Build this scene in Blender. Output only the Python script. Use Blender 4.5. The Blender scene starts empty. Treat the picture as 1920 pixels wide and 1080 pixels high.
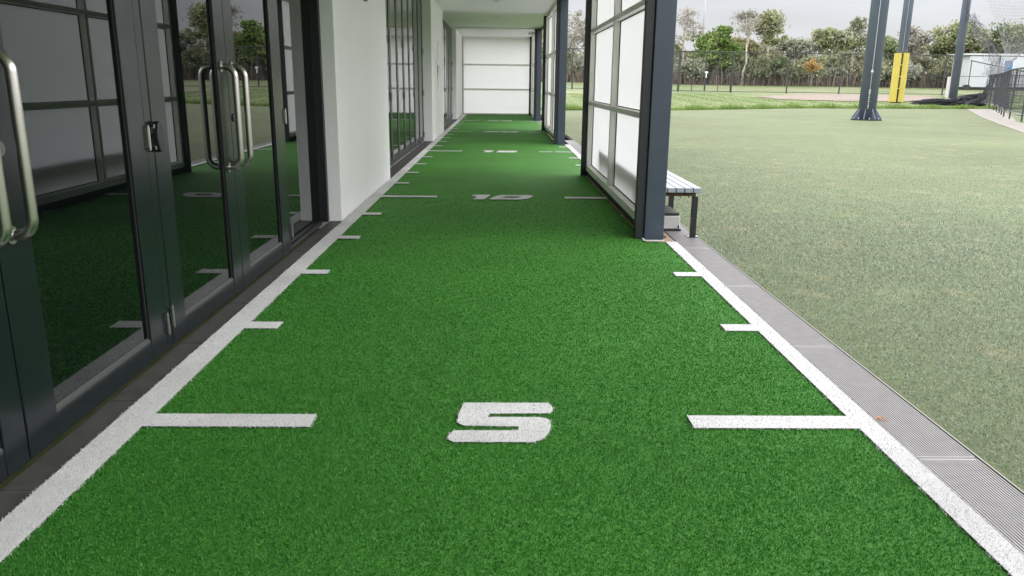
import bpy, bmesh, math, random
import numpy as np
from mathutils import Matrix, Vector
from mathutils.geometry import tessellate_polygon

rng = np.random.default_rng(7)
random.seed(7)
scene = bpy.context.scene
COL = scene.collection
R = math.radians

# ------------------------------------------------------------------ camera
cam_d = bpy.data.cameras.new("camera")
cam = bpy.data.objects.new("camera", cam_d)
COL.objects.link(cam)
cam_d.sensor_width = 36.0
cam_d.lens = 1477.3 / 1920 * 36.0
cam_d.clip_start = 0.05
cam_d.clip_end = 5000
_p, _y, _r, CAM_H = 0.2552, 0.01716, 0.01051, 1.0415
_fw = Vector((math.sin(_y)*math.cos(_p), math.cos(_y)*math.cos(_p), -math.sin(_p)))
_rt = Vector((math.cos(_y), -math.sin(_y), 0))
_up = _rt.cross(_fw)
_a = _rt*math.cos(_r) + _up*math.sin(_r)
_b = -_rt*math.sin(_r) + _up*math.cos(_r)
cam.matrix_world = Matrix(((_a.x, _b.x, -_fw.x, 0), (_a.y, _b.y, -_fw.y, 0), (_a.z, _b.z, -_fw.z, CAM_H), (0, 0, 0, 1)))
scene.camera = cam

# ------------------------------------------------------------------ sky, sun, exposure
SUN_EL, SUN_AZ = 32.0, 84.0
HORIZON_L, BAND_L = 0.46, 3.25
SUN_W = 0.7
w = bpy.data.worlds.new("World")
scene.world = w
w.use_nodes = True
nt = w.node_tree
nt.nodes.clear()
def N(tree, kind, **kw):
    n = tree.nodes.new(kind)
    for k, v in kw.items():
        setattr(n, k, v)
    return n
out = N(nt, 'ShaderNodeOutputWorld')
bg = N(nt, 'ShaderNodeBackground')
sky = N(nt, 'ShaderNodeTexSky', sky_type='NISHITA', sun_disc=False)
sky.sun_elevation = R(SUN_EL); sky.sun_rotation = R(SUN_AZ)
tc = N(nt, 'ShaderNodeTexCoord')
sep = N(nt, 'ShaderNodeSeparateXYZ')
nt.links.new(tc.outputs['Generated'], sep.inputs[0])
ramp = N(nt, 'ShaderNodeValToRGB')            # overcast: bright band added above the view to light the corridor walls
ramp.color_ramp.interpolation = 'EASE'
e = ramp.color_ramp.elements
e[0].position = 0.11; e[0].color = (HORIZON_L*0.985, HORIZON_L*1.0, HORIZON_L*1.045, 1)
e[1].position = 0.26; e[1].color = (BAND_L, BAND_L, BAND_L*1.01, 1)
e2 = e.new(0.55); e2.color = (BAND_L*0.78, BAND_L*0.78, BAND_L*0.79, 1)
e3 = e.new(1.0); e3.color = (BAND_L*0.42, BAND_L*0.42, BAND_L*0.43, 1)
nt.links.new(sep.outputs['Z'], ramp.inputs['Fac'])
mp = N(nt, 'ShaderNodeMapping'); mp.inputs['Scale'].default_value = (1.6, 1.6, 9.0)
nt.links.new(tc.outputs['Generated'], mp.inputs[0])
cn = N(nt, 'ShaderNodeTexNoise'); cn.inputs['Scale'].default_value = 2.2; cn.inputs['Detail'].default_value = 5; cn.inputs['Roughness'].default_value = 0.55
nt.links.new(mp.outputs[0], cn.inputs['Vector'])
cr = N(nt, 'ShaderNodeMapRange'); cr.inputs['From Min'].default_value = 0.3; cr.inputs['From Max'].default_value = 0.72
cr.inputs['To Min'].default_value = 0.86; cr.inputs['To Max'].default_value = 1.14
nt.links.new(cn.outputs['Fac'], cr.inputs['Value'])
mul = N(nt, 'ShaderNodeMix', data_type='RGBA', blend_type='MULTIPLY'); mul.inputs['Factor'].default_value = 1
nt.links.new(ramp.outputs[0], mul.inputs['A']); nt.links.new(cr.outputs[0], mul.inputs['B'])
sk = N(nt, 'ShaderNodeMix', data_type='RGBA', blend_type='MULTIPLY'); sk.inputs['Factor'].default_value = 1
sk.inputs['B'].default_value = (0.1, 0.1, 0.1, 1)
nt.links.new(sky.outputs[0], sk.inputs['A'])
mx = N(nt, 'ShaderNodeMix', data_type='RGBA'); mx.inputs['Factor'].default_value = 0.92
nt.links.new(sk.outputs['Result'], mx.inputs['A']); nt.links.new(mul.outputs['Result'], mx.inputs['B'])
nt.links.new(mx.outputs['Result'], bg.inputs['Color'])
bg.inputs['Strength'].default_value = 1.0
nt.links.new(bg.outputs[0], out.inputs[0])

sd = bpy.data.lights.new("sun", 'SUN'); sd.energy = SUN_W; sd.angle = R(35); sd.color = (1.0, 0.975, 0.94)
so = bpy.data.objects.new("sun", sd); COL.objects.link(so)
_d = Vector((math.sin(R(SUN_AZ))*math.cos(R(SUN_EL)), math.cos(R(SUN_AZ))*math.cos(R(SUN_EL)), math.sin(R(SUN_EL))))
so.rotation_euler = (-_d).to_track_quat('-Z', 'Y').to_euler()

scene.view_settings.view_transform = 'Standard'
scene.view_settings.look = 'None'
scene.view_settings.exposure = 0.74
scene.view_settings.gamma = 1.0
scene.render.engine = 'CYCLES'
scene.cycles.max_bounces = 8
scene.cycles.diffuse_bounces = 5
scene.cycles.glossy_bounces = 4
scene.cycles.transmission_bounces = 4
scene.cycles.transparent_max_bounces = 12
scene.cycles.use_denoising = True
scene.cycles.sample_clamp_indirect = 6

# ------------------------------------------------------------------ helpers
def tag(o, label=None, cat=None, group=None, kind=None):
    if label: o['label'] = label
    if cat: o['category'] = cat
    if group: o['group'] = group
    if kind: o['kind'] = kind
    return o

def empty(name, loc=(0, 0, 0), label=None, cat=None, group=None):
    o = bpy.data.objects.new(name, None)
    o.empty_display_size = 0.2
    o.location = loc
    COL.objects.link(o)
    return tag(o, label, cat, group)

class MB:
    """Collects shapes that become ONE mesh."""
    def __init__(s): s.v = []; s.f = []
    def add(s, vs, fs):
        k = len(s.v); s.v += [tuple(v) for v in vs]; s.f += [tuple(i+k for i in f) for f in fs]; return s
    def box(s, x0, x1, y0, y1, z0, z1):
        return s.add([(x0,y0,z0),(x1,y0,z0),(x1,y1,z0),(x0,y1,z0),(x0,y0,z1),(x1,y0,z1),(x1,y1,z1),(x0,y1,z1)],
              [(0,3,2,1),(4,5,6,7),(0,1,5,4),(1,2,6,5),(2,3,7,6),(3,0,4,7)])
    def tube(s, pts, r, n=8, caps=True):
        pts = [Vector(p) for p in pts]; m = len(pts)
        rs = r if isinstance(r, (list, tuple)) else [r]*m
        vs = []; prev = None
        for i, p in enumerate(pts):
            t = (pts[min(i+1, m-1)] - pts[max(i-1, 0)]).normalized()
            if prev is None:
                a = t.cross(Vector((0, 0, 1)))
                if a.length < 1e-3: a = t.cross(Vector((1, 0, 0)))
            else:
                a = prev - t*prev.dot(t)
            a.normalize(); prev = a; b = t.cross(a)
            for k in range(n):
                q = 2*math.pi*k/n
                vs.append(p + (a*math.cos(q) + b*math.sin(q))*rs[i])
        fs = []
        for i in range(m-1):
            for k in range(n):
                k2 = (k+1) % n
                fs.append((i*n+k, i*n+k2, (i+1)*n+k2, (i+1)*n+k))
        if caps:
            fs.append(tuple(range(n-1, -1, -1))); fs.append(tuple((m-1)*n+k for k in range(n)))
        return s.add(vs, fs)
    def prism(s, poly, z0, z1, axis='z', holes=()):
        """poly in 2D, extruded along axis; with holes."""
        def P(u, v, w_):
            return {'z': (u, v, w_), 'x': (w_, u, v), 'y': (u, w_, v)}[axis]
        rings = [poly] + list(holes)
        flat = [p for r_ in rings for p in r_]
        tris = tessellate_polygon([[Vector((p[0], p[1], 0)) for p in r_] for r_ in rings])
        n = len(flat)
        vs = [P(p[0], p[1], z0) for p in flat] + [P(p[0], p[1], z1) for p in flat]
        fs = [tuple(t) for t in tris] + [tuple(i+n for i in t) for t in tris]
        k = 0
        for r_ in rings:
            m = len(r_)
            for i in range(m):
                a, b = k+i, k+(i+1) % m
                fs.append((a, b, b+n, a+n))
            k += m
        return s.add(vs, fs)
    def sheet(s, poly, z, holes=()):
        rings = [poly] + list(holes)
        flat = [p for r_ in rings for p in r_]
        tris = tessellate_polygon([[Vector((p[0], p[1], 0)) for p in r_] for r_ in rings])
        return s.add([(p[0], p[1], z) for p in flat], [tuple(t) for t in tris])
    def build(s, name, m, parent=None, smooth=False, bevel=0, recalc=True):
        me = bpy.data.meshes.new(name); me.from_pydata(s.v, [], s.f); me.update()
        if recalc:
            bm = bmesh.new(); bm.from_mesh(me); bmesh.ops.recalc_face_normals(bm, faces=bm.faces); bm.to_mesh(me); bm.free()
        return link(name, me, m, parent, smooth, bevel)

def link(name, me, m, parent=None, smooth=False, bevel=0):
    o = bpy.data.objects.new(name, me); COL.objects.link(o)
    me.materials.append(m)
    if smooth:
        me.polygons.foreach_set('use_smooth', [True]*len(me.polygons))
    if parent is not None:
        o.parent = parent
        o.location = -(world_loc(parent))
    if bevel:
        b = o.modifiers.new('bevel', 'BEVEL'); b.width = bevel; b.segments = 2; b.limit_method = 'ANGLE'; b.harden_normals = False
    return o

def world_loc(o):
    v = Vector(o.location)
    while o.parent is not None:
        o = o.parent; v = v + Vector(o.location)
    return v

def np_mesh(name, V, F, m, parent=None):
    """V (n,3), F (k,c) -> mesh object, quickly."""
    V = np.asarray(V, np.float32); F = np.asarray(F, np.int32)
    me = bpy.data.meshes.new(name)
    me.vertices.add(len(V)); me.vertices.foreach_set('co', V.ravel())
    c = F.shape[1]
    me.loops.add(F.size); me.loops.foreach_set('vertex_index', F.ravel())
    me.polygons.add(len(F)); me.polygons.foreach_set('loop_start', np.arange(0, F.size, c, dtype=np.int32))
    try: me.polygons.foreach_set('loop_total', np.full(len(F), c, np.int32))
    except Exception: pass
    me.update(calc_edges=True); me.validate()
    return link(name, me, m, parent)

# ------------------------------------------------------------------ materials
def mat(name, base, rough=0.6, metal=0.0, ior=1.5, spec=None, var=0.0, scale=8.0, bump=0.0, bscale=60.0, rvar=0.0, stretch=(1, 1, 1), detail=4, coat=0):
    m = bpy.data.materials.new(name); m.use_nodes = True
    t = m.node_tree; b = t.nodes['Principled BSDF']
    b.inputs['Base Color'].default_value = (*base, 1); b.inputs['Roughness'].default_value = rough
    b.inputs['Metallic'].default_value = metal; b.inputs['IOR'].default_value = ior
    if spec is not None: b.inputs['Specular IOR Level'].default_value = spec
    if coat: b.inputs['Coat Weight'].default_value = coat
    if var or bump or rvar:
        c = N(t, 'ShaderNodeTexCoord'); mpn = N(t, 'ShaderNodeMapping'); mpn.inputs['Scale'].default_value = stretch
        t.links.new(c.outputs['Object'], mpn.inputs[0])
    if var or rvar:
        n = N(t, 'ShaderNodeTexNoise'); n.inputs['Scale'].default_value = scale; n.inputs['Detail'].default_value = detail
        t.links.new(mpn.outputs[0], n.inputs['Vector'])
    if var:
        r_ = N(t, 'ShaderNodeMapRange'); r_.inputs['From Min'].default_value = 0.25; r_.inputs['From Max'].default_value = 0.75
        r_.inputs['To Min'].default_value = 1-var; r_.inputs['To Max'].default_value = 1+var
        t.links.new(n.outputs['Fac'], r_.inputs['Value'])
        mm = N(t, 'ShaderNodeMix', data_type='RGBA', blend_type='MULTIPLY'); mm.inputs['Factor'].default_value = 1
        mm.inputs['A'].default_value = (*base, 1); t.links.new(r_.outputs[0], mm.inputs['B'])
        t.links.new(mm.outputs['Result'], b.inputs['Base Color'])
    if rvar:
        r2 = N(t, 'ShaderNodeMapRange'); r2.inputs['To Min'].default_value = max(0, rough-rvar); r2.inputs['To Max'].default_value = rough+rvar
        t.links.new(n.outputs['Fac'], r2.inputs['Value']); t.links.new(r2.outputs[0], b.inputs['Roughness'])
    if bump:
        n2 = N(t, 'ShaderNodeTexNoise'); n2.inputs['Scale'].default_value = bscale; n2.inputs['Detail'].default_value = 3
        t.links.new(mpn.outputs[0], n2.inputs['Vector'])
        bp = N(t, 'ShaderNodeBump'); bp.inputs['Strength'].default_value = bump; bp.inputs['Distance'].default_value = 0.01
        t.links.new(n2.outputs['Fac'], bp.inputs['Height']); t.links.new(bp.outputs[0], b.inputs['Normal'])
    return m

def leafmat(name, cols, rough=0.55, trans=0.25, clump=0):
    """Per-leaf colour: random by island between colours, with a large soft variation."""
    m = bpy.data.materials.new(name); m.use_nodes = True
    t = m.node_tree; b = t.nodes['Principled BSDF']; o = t.nodes['Material Output']
    g = N(t, 'ShaderNodeNewGeometry')
    cr_ = N(t, 'ShaderNodeValToRGB'); el = cr_.color_ramp.elements
    for i, c in enumerate(cols):
        if i >= 2: el.new(0.5)
    for i, c in enumerate(cols):
        el[i].position = i/(len(cols)-1); el[i].color = (*c, 1)
    if clump:
        gc = N(t, 'ShaderNodeTexCoord'); gn = N(t, 'ShaderNodeTexNoise'); gn.inputs['Scale'].default_value = clump; gn.inputs['Detail'].default_value = 2
        t.links.new(gc.outputs['Object'], gn.inputs['Vector'])
        gm = N(t, 'ShaderNodeMapRange'); gm.inputs['From Min'].default_value = 0.3; gm.inputs['From Max'].default_value = 0.7
        t.links.new(gn.outputs['Fac'], gm.inputs['Value'])
        gx2 = N(t, 'ShaderNodeMix', data_type='FLOAT'); gx2.inputs['Factor'].default_value = 0.68
        t.links.new(g.outputs['Random Per Island'], gx2.inputs['A']); t.links.new(gm.outputs[0], gx2.inputs['B'])
        t.links.new(gx2.outputs['Result'], cr_.inputs['Fac'])
    else:
        t.links.new(g.outputs['Random Per Island'], cr_.inputs['Fac'])
    t.links.new(cr_.outputs[0], b.inputs['Base Color'])
    b.inputs['Roughness'].default_value = rough; b.inputs['Specular IOR Level'].default_value = 0.25
    if trans:
        tr = N(t, 'ShaderNodeBsdfTranslucent'); t.links.new(cr_.outputs[0], tr.inputs['Color'])
        ms = N(t, 'ShaderNodeMixShader'); ms.inputs[0].default_value = trans
        t.links.new(b.outputs[0], ms.inputs[1]); t.links.new(tr.outputs[0], ms.inputs[2]); t.links.new(ms.outputs[0], o.inputs[0])
    return m

def turfmat(name, c0, c1, c2, scales=(900, 90, 3), bump=0.6, patch=None):
    """Short pile: fine grain + clumps + broad drift of worn colour."""
    m = bpy.data.materials.new(name); m.use_nodes = True
    t = m.node_tree; b = t.nodes['Principled BSDF']
    c = N(t, 'ShaderNodeTexCoord')
    ns = []
    for s_ in scales:
        n = N(t, 'ShaderNodeTexNoise'); n.inputs['Scale'].default_value = s_; n.inputs['Detail'].default_value = 3
        t.links.new(c.outputs['Object'], n.inputs['Vector']); ns.append(n)
    r1 = N(t, 'ShaderNodeValToRGB'); r1.color_ramp.elements[0].position = 0.34; r1.color_ramp.elements[1].position = 0.66
    r1.color_ramp.elements[0].color = (*c0, 1); r1.color_ramp.elements[1].color = (*c1, 1)
    t.links.new(ns[0].outputs['Fac'], r1.inputs['Fac'])
    mr = N(t, 'ShaderNodeMapRange'); mr.inputs['From Min'].default_value = 0.56; mr.inputs['From Max'].default_value = 0.72; mr.inputs['To Max'].default_value = 0.75
    t.links.new(ns[1].outputs['Fac'], mr.inputs['Value'])
    m1 = N(t, 'ShaderNodeMix', data_type='RGBA'); t.links.new(mr.outputs[0], m1.inputs['Factor'])
    t.links.new(r1.outputs[0], m1.inputs['A']); m1.inputs['B'].default_value = (*c2, 1)
    mr2 = N(t, 'ShaderNodeMapRange'); mr2.inputs['From Min'].default_value = 0.3; mr2.inputs['From Max'].default_value = 0.7
    mr2.inputs['To Min'].default_value = 0.84; mr2.inputs['To Max'].default_value = 1.16; ns[2].inputs['Detail'].default_value = 9; ns[1].inputs['Detail'].default_value = 6
    t.links.new(ns[2].outputs['Fac'], mr2.inputs['Value'])
    m2 = N(t, 'ShaderNodeMix', data_type='RGBA', blend_type='MULTIPLY'); m2.inputs['Factor'].default_value = 1
    t.links.new(m1.outputs['Result'], m2.inputs['A']); t.links.new(mr2.outputs[0], m2.inputs['B'])
    last = m2.outputs['Result']
    if patch:
        pn = N(t, 'ShaderNodeTexNoise'); pn.inputs['Scale'].default_value = patch[1]; pn.inputs['Detail'].default_value = 11; pn.inputs['Roughness'].default_value = 0.65
        mpp = N(t, 'ShaderNodeMapping'); mpp.inputs['Location'].default_value = (3.7, 9.1, 0)
        t.links.new(c.outputs['Object'], mpp.inputs[0]); t.links.new(mpp.outputs[0], pn.inputs['Vector'])
        pr_ = N(t, 'ShaderNodeMapRange'); pr_.inputs['From Min'].default_value = patch[2]; pr_.inputs['From Max'].default_value = patch[3]; pr_.inputs['To Max'].default_value = 0.8
        t.links.new(pn.outputs['Fac'], pr_.inputs['Value'])
        m3 = N(t, 'ShaderNodeMix', data_type='RGBA'); t.links.new(pr_.outputs[0], m3.inputs['Factor'])
        t.links.new(last, m3.inputs['A']); m3.inputs['B'].default_value = (*patch[0], 1); last = m3.outputs['Result']
    t.links.new(last, b.inputs['Base Color'])
    b.inputs['Roughness'].default_value = 0.8; b.inputs['Specular IOR Level'].default_value = 0.2
    bp = N(t, 'ShaderNodeBump'); bp.inputs['Strength'].default_value = bump; bp.inputs['Distance'].default_value = 0.008
    t.links.new(ns[0].outputs['Fac'], bp.inputs['Height']); t.links.new(bp.outputs[0], b.inputs['Normal'])
    return m

M = {}
M['wall'] = mat('wall paint', (0.86, 0.845, 0.85), 0.7, var=0.025, scale=1.5, bump=0.08, bscale=180)
M['ceiling'] = mat('ceiling paint', (0.88, 0.845, 0.865), 0.75, var=0.02, scale=1.2)
M['door'] = mat('dark door paint', (0.006, 0.0095, 0.011), 0.22, ior=1.45, rvar=0.06, scale=18, var=0.05, bump=0.003, bscale=200)
M['glass'] = mat('dark window glass', (0.002, 0.003, 0.003), 0.008, ior=1.66, spec=0.5)
M['glass'].node_tree.nodes['Principled BSDF'].inputs['Specular Tint'].default_value = (0.86, 0.97, 1.0, 1)
M['bead'] = mat('grey glazing bead', (0.042, 0.042, 0.040), 0.45)
M['gasket'] = mat('black gasket', (0.012, 0.012, 0.012), 0.6)
M['steel'] = mat('brushed steel', (0.47, 0.455, 0.43), 0.3, metal=1.0, rvar=0.06, scale=60, stretch=(1, 1, 0.1))
M['hinge'] = mat('hinge steel', (0.42, 0.42, 0.41), 0.3, metal=1.0)
M['column'] = mat('blue grey column paint', (0.034, 0.049, 0.074), 0.38, var=0.10, scale=9, rvar=0.08, coat=0.15)
M['black'] = mat('black powder coat', (0.012, 0.013, 0.016), 0.4, rvar=0.06, scale=20, var=0.05)
M['mullion'] = mat('warm grey aluminium', (0.78, 0.765, 0.72), 0.45, metal=0.0, var=0.05, scale=6)
M['paver'] = mat('charcoal paver', (0.055, 0.053, 0.050), 0.55, var=0.28, scale=14, bump=0.12, bscale=140, rvar=0.1)
M['grout'] = mat('pale grout', (0.18, 0.17, 0.16), 0.8)
M['concrete'] = mat('pale concrete', (0.22, 0.20, 0.18), 0.85, var=0.15, scale=3, bump=0.15, bscale=90)
M['grate'] = mat('galvanised grate', (0.35, 0.33, 0.335), 0.55, metal=0.1, var=0.1, scale=20)
M['channel'] = mat('dark drain channel', (0.03, 0.028, 0.03), 0.7)
M['slat'] = mat('pale grey slat', (0.27, 0.29, 0.33), 0.45, metal=0.1, var=0.05, scale=5)
M['bench_leg'] = mat('black bench steel', (0.014, 0.014, 0.016), 0.35, var=0.2, scale=30)
M['rust'] = mat('rusty brown bearer', (0.085, 0.045, 0.03), 0.75, var=0.4, scale=35)
M['tub'] = mat('pale grey tub', (0.50, 0.49, 0.47), 0.5, var=0.05, scale=12)
M['tan'] = mat('fine tan gravel', (0.36, 0.27, 0.20), 0.9, var=0.4, scale=120, bump=0.5, bscale=250)
M['pole'] = mat('slate grey pole', (0.088, 0.108, 0.145), 0.42, var=0.10, scale=2.2, rvar=0.08)
M['yellow'] = mat('yellow pad vinyl', (0.44, 0.36, 0.06), 0.45, var=0.08, scale=3)
M['rope'] = mat('pale wire rope', (0.30, 0.30, 0.31), 0.5, metal=0.3)
M['net'] = mat('black netting cord', (0.035, 0.037, 0.045), 0.75)
M['greynet'] = mat('grey netting cord', (0.16, 0.165, 0.18), 0.8)
M['fence'] = mat('dark fence coating', (0.03, 0.034, 0.036), 0.5)
M['wire'] = mat('dark fence wire', (0.04, 0.045, 0.045), 0.6)
M['hut'] = mat('white hut cladding', (0.50, 0.52, 0.55), 0.5, var=0.04, scale=0.8)
M['hutwin'] = mat('blue tinted window', (0.08, 0.20, 0.42), 0.15)
M['tyre'] = mat('tyre rubber', (0.02, 0.02, 0.02), 0.8)
M['white'] = mat('white trim', (0.8, 0.8, 0.79), 0.5)
M['emblem'] = mat('white raised emblem', (0.86, 0.87, 0.87), 0.4)
M['olive'] = mat('olive green sign metal', (0.16, 0.19, 0.09), 0.5)
M['orange'] = mat('dry orange leaf', (0.55, 0.22, 0.09), 0.8, var=0.3, scale=80)
M['lock'] = mat('dull lock metal', (0.16, 0.16, 0.155), 0.45, metal=0.6)
M['lens'] = mat('frosted downlight lens', (0.6, 0.6, 0.58), 0.3)
M['bark'] = mat('pale gum bark', (0.42, 0.38, 0.33), 0.85, var=0.3, scale=1.5)
M['darkbark'] = mat('grey brown bark', (0.13, 0.11, 0.09), 0.9, var=0.3, scale=2)
M['dirt'] = mat('tan infield dirt', (0.20, 0.155, 0.125), 0.95, var=0.18, scale=0.8, detail=8)

# translucent opal sheet of the side screens
def opal():
    m = bpy.data.materials.new('opal sheet'); m.use_nodes = True
    t = m.node_tree; b = t.nodes['Principled BSDF']; o = t.nodes['Material Output']
    b.inputs['Base Color'].default_value = (0.82, 0.825, 0.825, 1); b.inputs['Roughness'].default_value = 0.4
    tr = N(t, 'ShaderNodeBsdfTranslucent'); tr.inputs['Color'].default_value = (0.83, 0.83, 0.835, 1)
    ms = N(t, 'ShaderNodeMixShader'); ms.inputs[0].default_value = 0.72
    t.links.new(b.outputs[0], ms.inputs[1]); t.links.new(tr.outputs[0], ms.inputs[2]); t.links.new(ms.outputs[0], o.inputs[0])
    return m
M['opal'] = opal()

GREEN0, GREEN1, GREEN2 = (0.012, 0.105, 0.012), (0.030, 0.235, 0.022), (0.055, 0.30, 0.035)
M['track'] = turfmat('green turf base', (0.036, 0.145, 0.018), (0.068, 0.225, 0.032), (0.095, 0.26, 0.045), (260, 60, 0.9), 0.5)
M['track_pile'] = leafmat('green turf pile', [(0.010, 0.098, 0.010), (0.024, 0.168, 0.016), (0.042, 0.23, 0.026), (0.085, 0.295, 0.05)], 0.5, 0.2)
M['line'] = turfmat('white turf base', (0.58, 0.575, 0.58), (0.65, 0.64, 0.645), (0.62, 0.62, 0.62), (400, 60, 2), 0.4)
M['line_pile'] = leafmat('white turf pile', [(0.52, 0.51, 0.515), (0.60, 0.59, 0.595)], 0.5, 0.2)
M['field'] = turfmat('worn field turf', (0.092, 0.116, 0.054), (0.128, 0.150, 0.073), (0.215, 0.20, 0.105), (90, 3.2, 0.3), 0.22, patch=((0.125, 0.165, 0.070), 0.8, 0.5, 0.72))
M['field_pile'] = leafmat('worn field pile', [(0.155, 0.215, 0.14), (0.235, 0.30, 0.215), (0.28, 0.345, 0.265), (0.345, 0.395, 0.33), (0.41, 0.40, 0.29)], 0.6, 0.15)
M['ground'] = turfmat('mown grass', (0.09, 0.125, 0.040), (0.135, 0.175, 0.065), (0.20, 0.205, 0.11), (9, 1.6, 0.12), 0.3, patch=((0.215, 0.205, 0.12), 0.09, 0.47, 0.62))
M['grass'] = leafmat('long green grass', [(0.10, 0.165, 0.038), (0.155, 0.235, 0.055), (0.215, 0.29, 0.095)], 0.6, 0.3)

# ------------------------------------------------------------------ ground
def edge_y(x): return np.interp(x, [-30, 0, 7.3, 14.2, 23, 60], [29, 31, 33.2, 38.0, 39.6, 45])
def terrain(x, y):
    t = np.asarray(y, float) - edge_y(x)
    return 0.021*np.clip(t, 0, 70) - 0.06*np.clip(-t/0.6, 0, 1)

gx = np.concatenate([[-3000, -800, -200, -60], np.arange(-30, 121, 1.5), [200, 800, 3000]])
gy = np.concatenate([[-3000, -800, -100, -20], np.arange(0, 26, 6), np.arange(26, 62, 0.5), np.arange(62, 121, 2), [200, 800, 3500]])
GX, GY = np.meshgrid(gx, gy)
GZ = terrain(GX.ravel(), GY.ravel())
gv = np.stack([GX.ravel(), GY.ravel(), GZ], 1)
nx, ny = len(gx), len(gy)
ii = np.arange(nx*ny).reshape(ny, nx)
gf = np.stack([ii[:-1, :-1].ravel(), ii[:-1, 1:].ravel(), ii[1:, 1:].ravel(), ii[1:, :-1].ravel()], 1)
ground = np_mesh('ground', gv, gf, M['ground']); tag(ground, 'mown grass rising beyond the sports field to the trees', 'ground', kind='structure')

ex = list(np.linspace(-4, 60, 60))
wob = rng.normal(0, 0.12, 60)
fpoly = [(1.398, -12), (60, -12), (60, float(edge_y(60)))] + [(x, float(edge_y(x)) + wob[i]) for i, x in reversed(list(enumerate(ex)))] + [(-4, 27.2), (1.398, 27.2)]
field = MB().sheet(fpoly, 0.0).build('sports_field', M['field']); tag(field, 'worn grey green synthetic turf field beside the covered track', 'sports field', kind='structure')

def blades(P, L, W, tilt, parent, name, m, z0):
    """Tapered triangular blades standing at P (n,2)."""
    n = len(P)
    a = rng.uniform(0, 2*np.pi, n); t = rng.uniform(0.15, tilt, n); h = rng.uniform(0, 2*np.pi, n)
    wx, wy = np.cos(a)*W/2, np.sin(a)*W/2
    dx, dy, dz = np.cos(h)*np.sin(t)*L, np.sin(h)*np.sin(t)*L, np.cos(t)*L
    z = np.broadcast_to(np.asarray(z0, float), (n,))
    V = np.empty((n, 3, 3))
    V[:, 0] = np.stack([P[:, 0]-wx, P[:, 1]-wy, z], 1)
    V[:, 1] = np.stack([P[:, 0]+wx, P[:, 1]+wy, z], 1)
    V[:, 2] = np.stack([P[:, 0]+dx, P[:, 1]+dy, z+dz], 1)
    return np_mesh(name, V.reshape(-1, 3), np.arange(3*n).reshape(n, 3), m, parent)

def scatter(x0, x1, y0, y1, d0, ref):
    """Random points, density d0 up to y=ref, then falling with the square of distance."""
    out_ = []
    ys = np.linspace(y0, y1, 40)
    for a, b in zip(ys[:-1], ys[1:]):
        d = d0*min(1, (ref/((a+b)/2))**2)
        n = int(d*(x1-x0)*(b-a))
        out_.append(np.stack([rng.uniform(x0, x1, n), rng.uniform(a, b, n)], 1))
    return np.concatenate(out_)

P = np.concatenate([scatter(1.41, 7.5, 1.2, 4.0, 30000, 2.2), scatter(1.41, 12, 4.0, 17.0, 32000, 2.2)])
dist = np.hypot(P[:, 0], P[:, 1])
keep = (rng.random(len(P)) < np.clip((17-dist)/13, 0, 1)) & (rng.random(len(P)) < np.clip((0.72*P[:, 1]+5.5-P[:, 0])/4.5, 0.0, 1))
P = P[keep]; dist = dist[keep]
blades(P, 0.009*np.clip(dist/3.0, 1, 1.8)*rng.uniform(0.5, 1.3, len(P)), 0.0026*np.clip(dist/2.4, 1, 2.6), 1.52, field, 'turf_pile', M['field_pile'], 0.0)['kind'] = 'stuff'

def by0(x): return edge_y(x)
# long grass along the edge of the field and on the rise
n = 120000
bx = rng.uniform(-3, 50, n); bt = np.where(rng.random(n) < .3, np.abs(rng.normal(0, 1, n))*.7, rng.uniform(0, 19, n)) - 0.15
dirt_in = ((bx-22.8)/7.2)**2 + ((by0(bx)+bt-53.2)/6.0)**2 < 1
bx = bx[~dirt_in]; bt = bt[~dirt_in]; n = len(bx)
by = edge_y(bx) + bt
hgt = np.where(bt < 0.8, rng.uniform(0.08, 0.24, n), rng.uniform(0.02, 0.08, n))*(0.6 + 0.7*np.sin(bx*1.7)**2)
g = blades(np.stack([bx, by], 1), hgt, rng.uniform(0.02, 0.05, n), 0.9, None, 'long_grass', M['grass'], terrain(bx, by) - 0.01)
tag(g, 'bright green long grass along the far edge of the field', 'grass', kind='stuff')

dpoly = [(16.5, 51.9), (16.9, 48.2), (19.9, 47.0), (22.9, 47.3), (26, 48.2), (29.5, 52), (31, 58), (28, 60.3), (21.8, 58.8), (18.8, 55.4)]
def dens(poly, k=8):
    q = []
    for (a, b), (c, d) in zip(poly, poly[1:]+poly[:1]):
        for i in range(k):
            t = i/k; q.append((a+(c-a)*t + random.gauss(0, .15), b+(d-b)*t + random.gauss(0, .15)))
    return q
dm = MB(); dd = dens(dpoly); c0 = (22.5, 53.0)
for k in range(6):
    pass
rings = [[(c0[0]+(x-c0[0])*s_, c0[1]+(y-c0[1])*s_) for x, y in dd] for s_ in (1, .8, .6, .4, .2)]
nd = len(dd)
vs = [(x, y, float(terrain(x, y))+0.03) for r_ in rings for x, y in r_] + [(c0[0], c0[1], float(terrain(*c0))+0.03)]
fs = [(r*nd+i, r*nd+(i+1) % nd, (r+1)*nd+(i+1) % nd, (r+1)*nd+i) for r in range(4) for i in range(nd)] + [(4*nd+i, 4*nd+(i+1) % nd, 5*nd) for i in range(nd)]
dirt = dm.add(vs, fs).build('dirt_track', M['dirt']); tag(dirt, 'bare tan dirt patch on the grass before the far fence', 'dirt', kind='structure')

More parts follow.
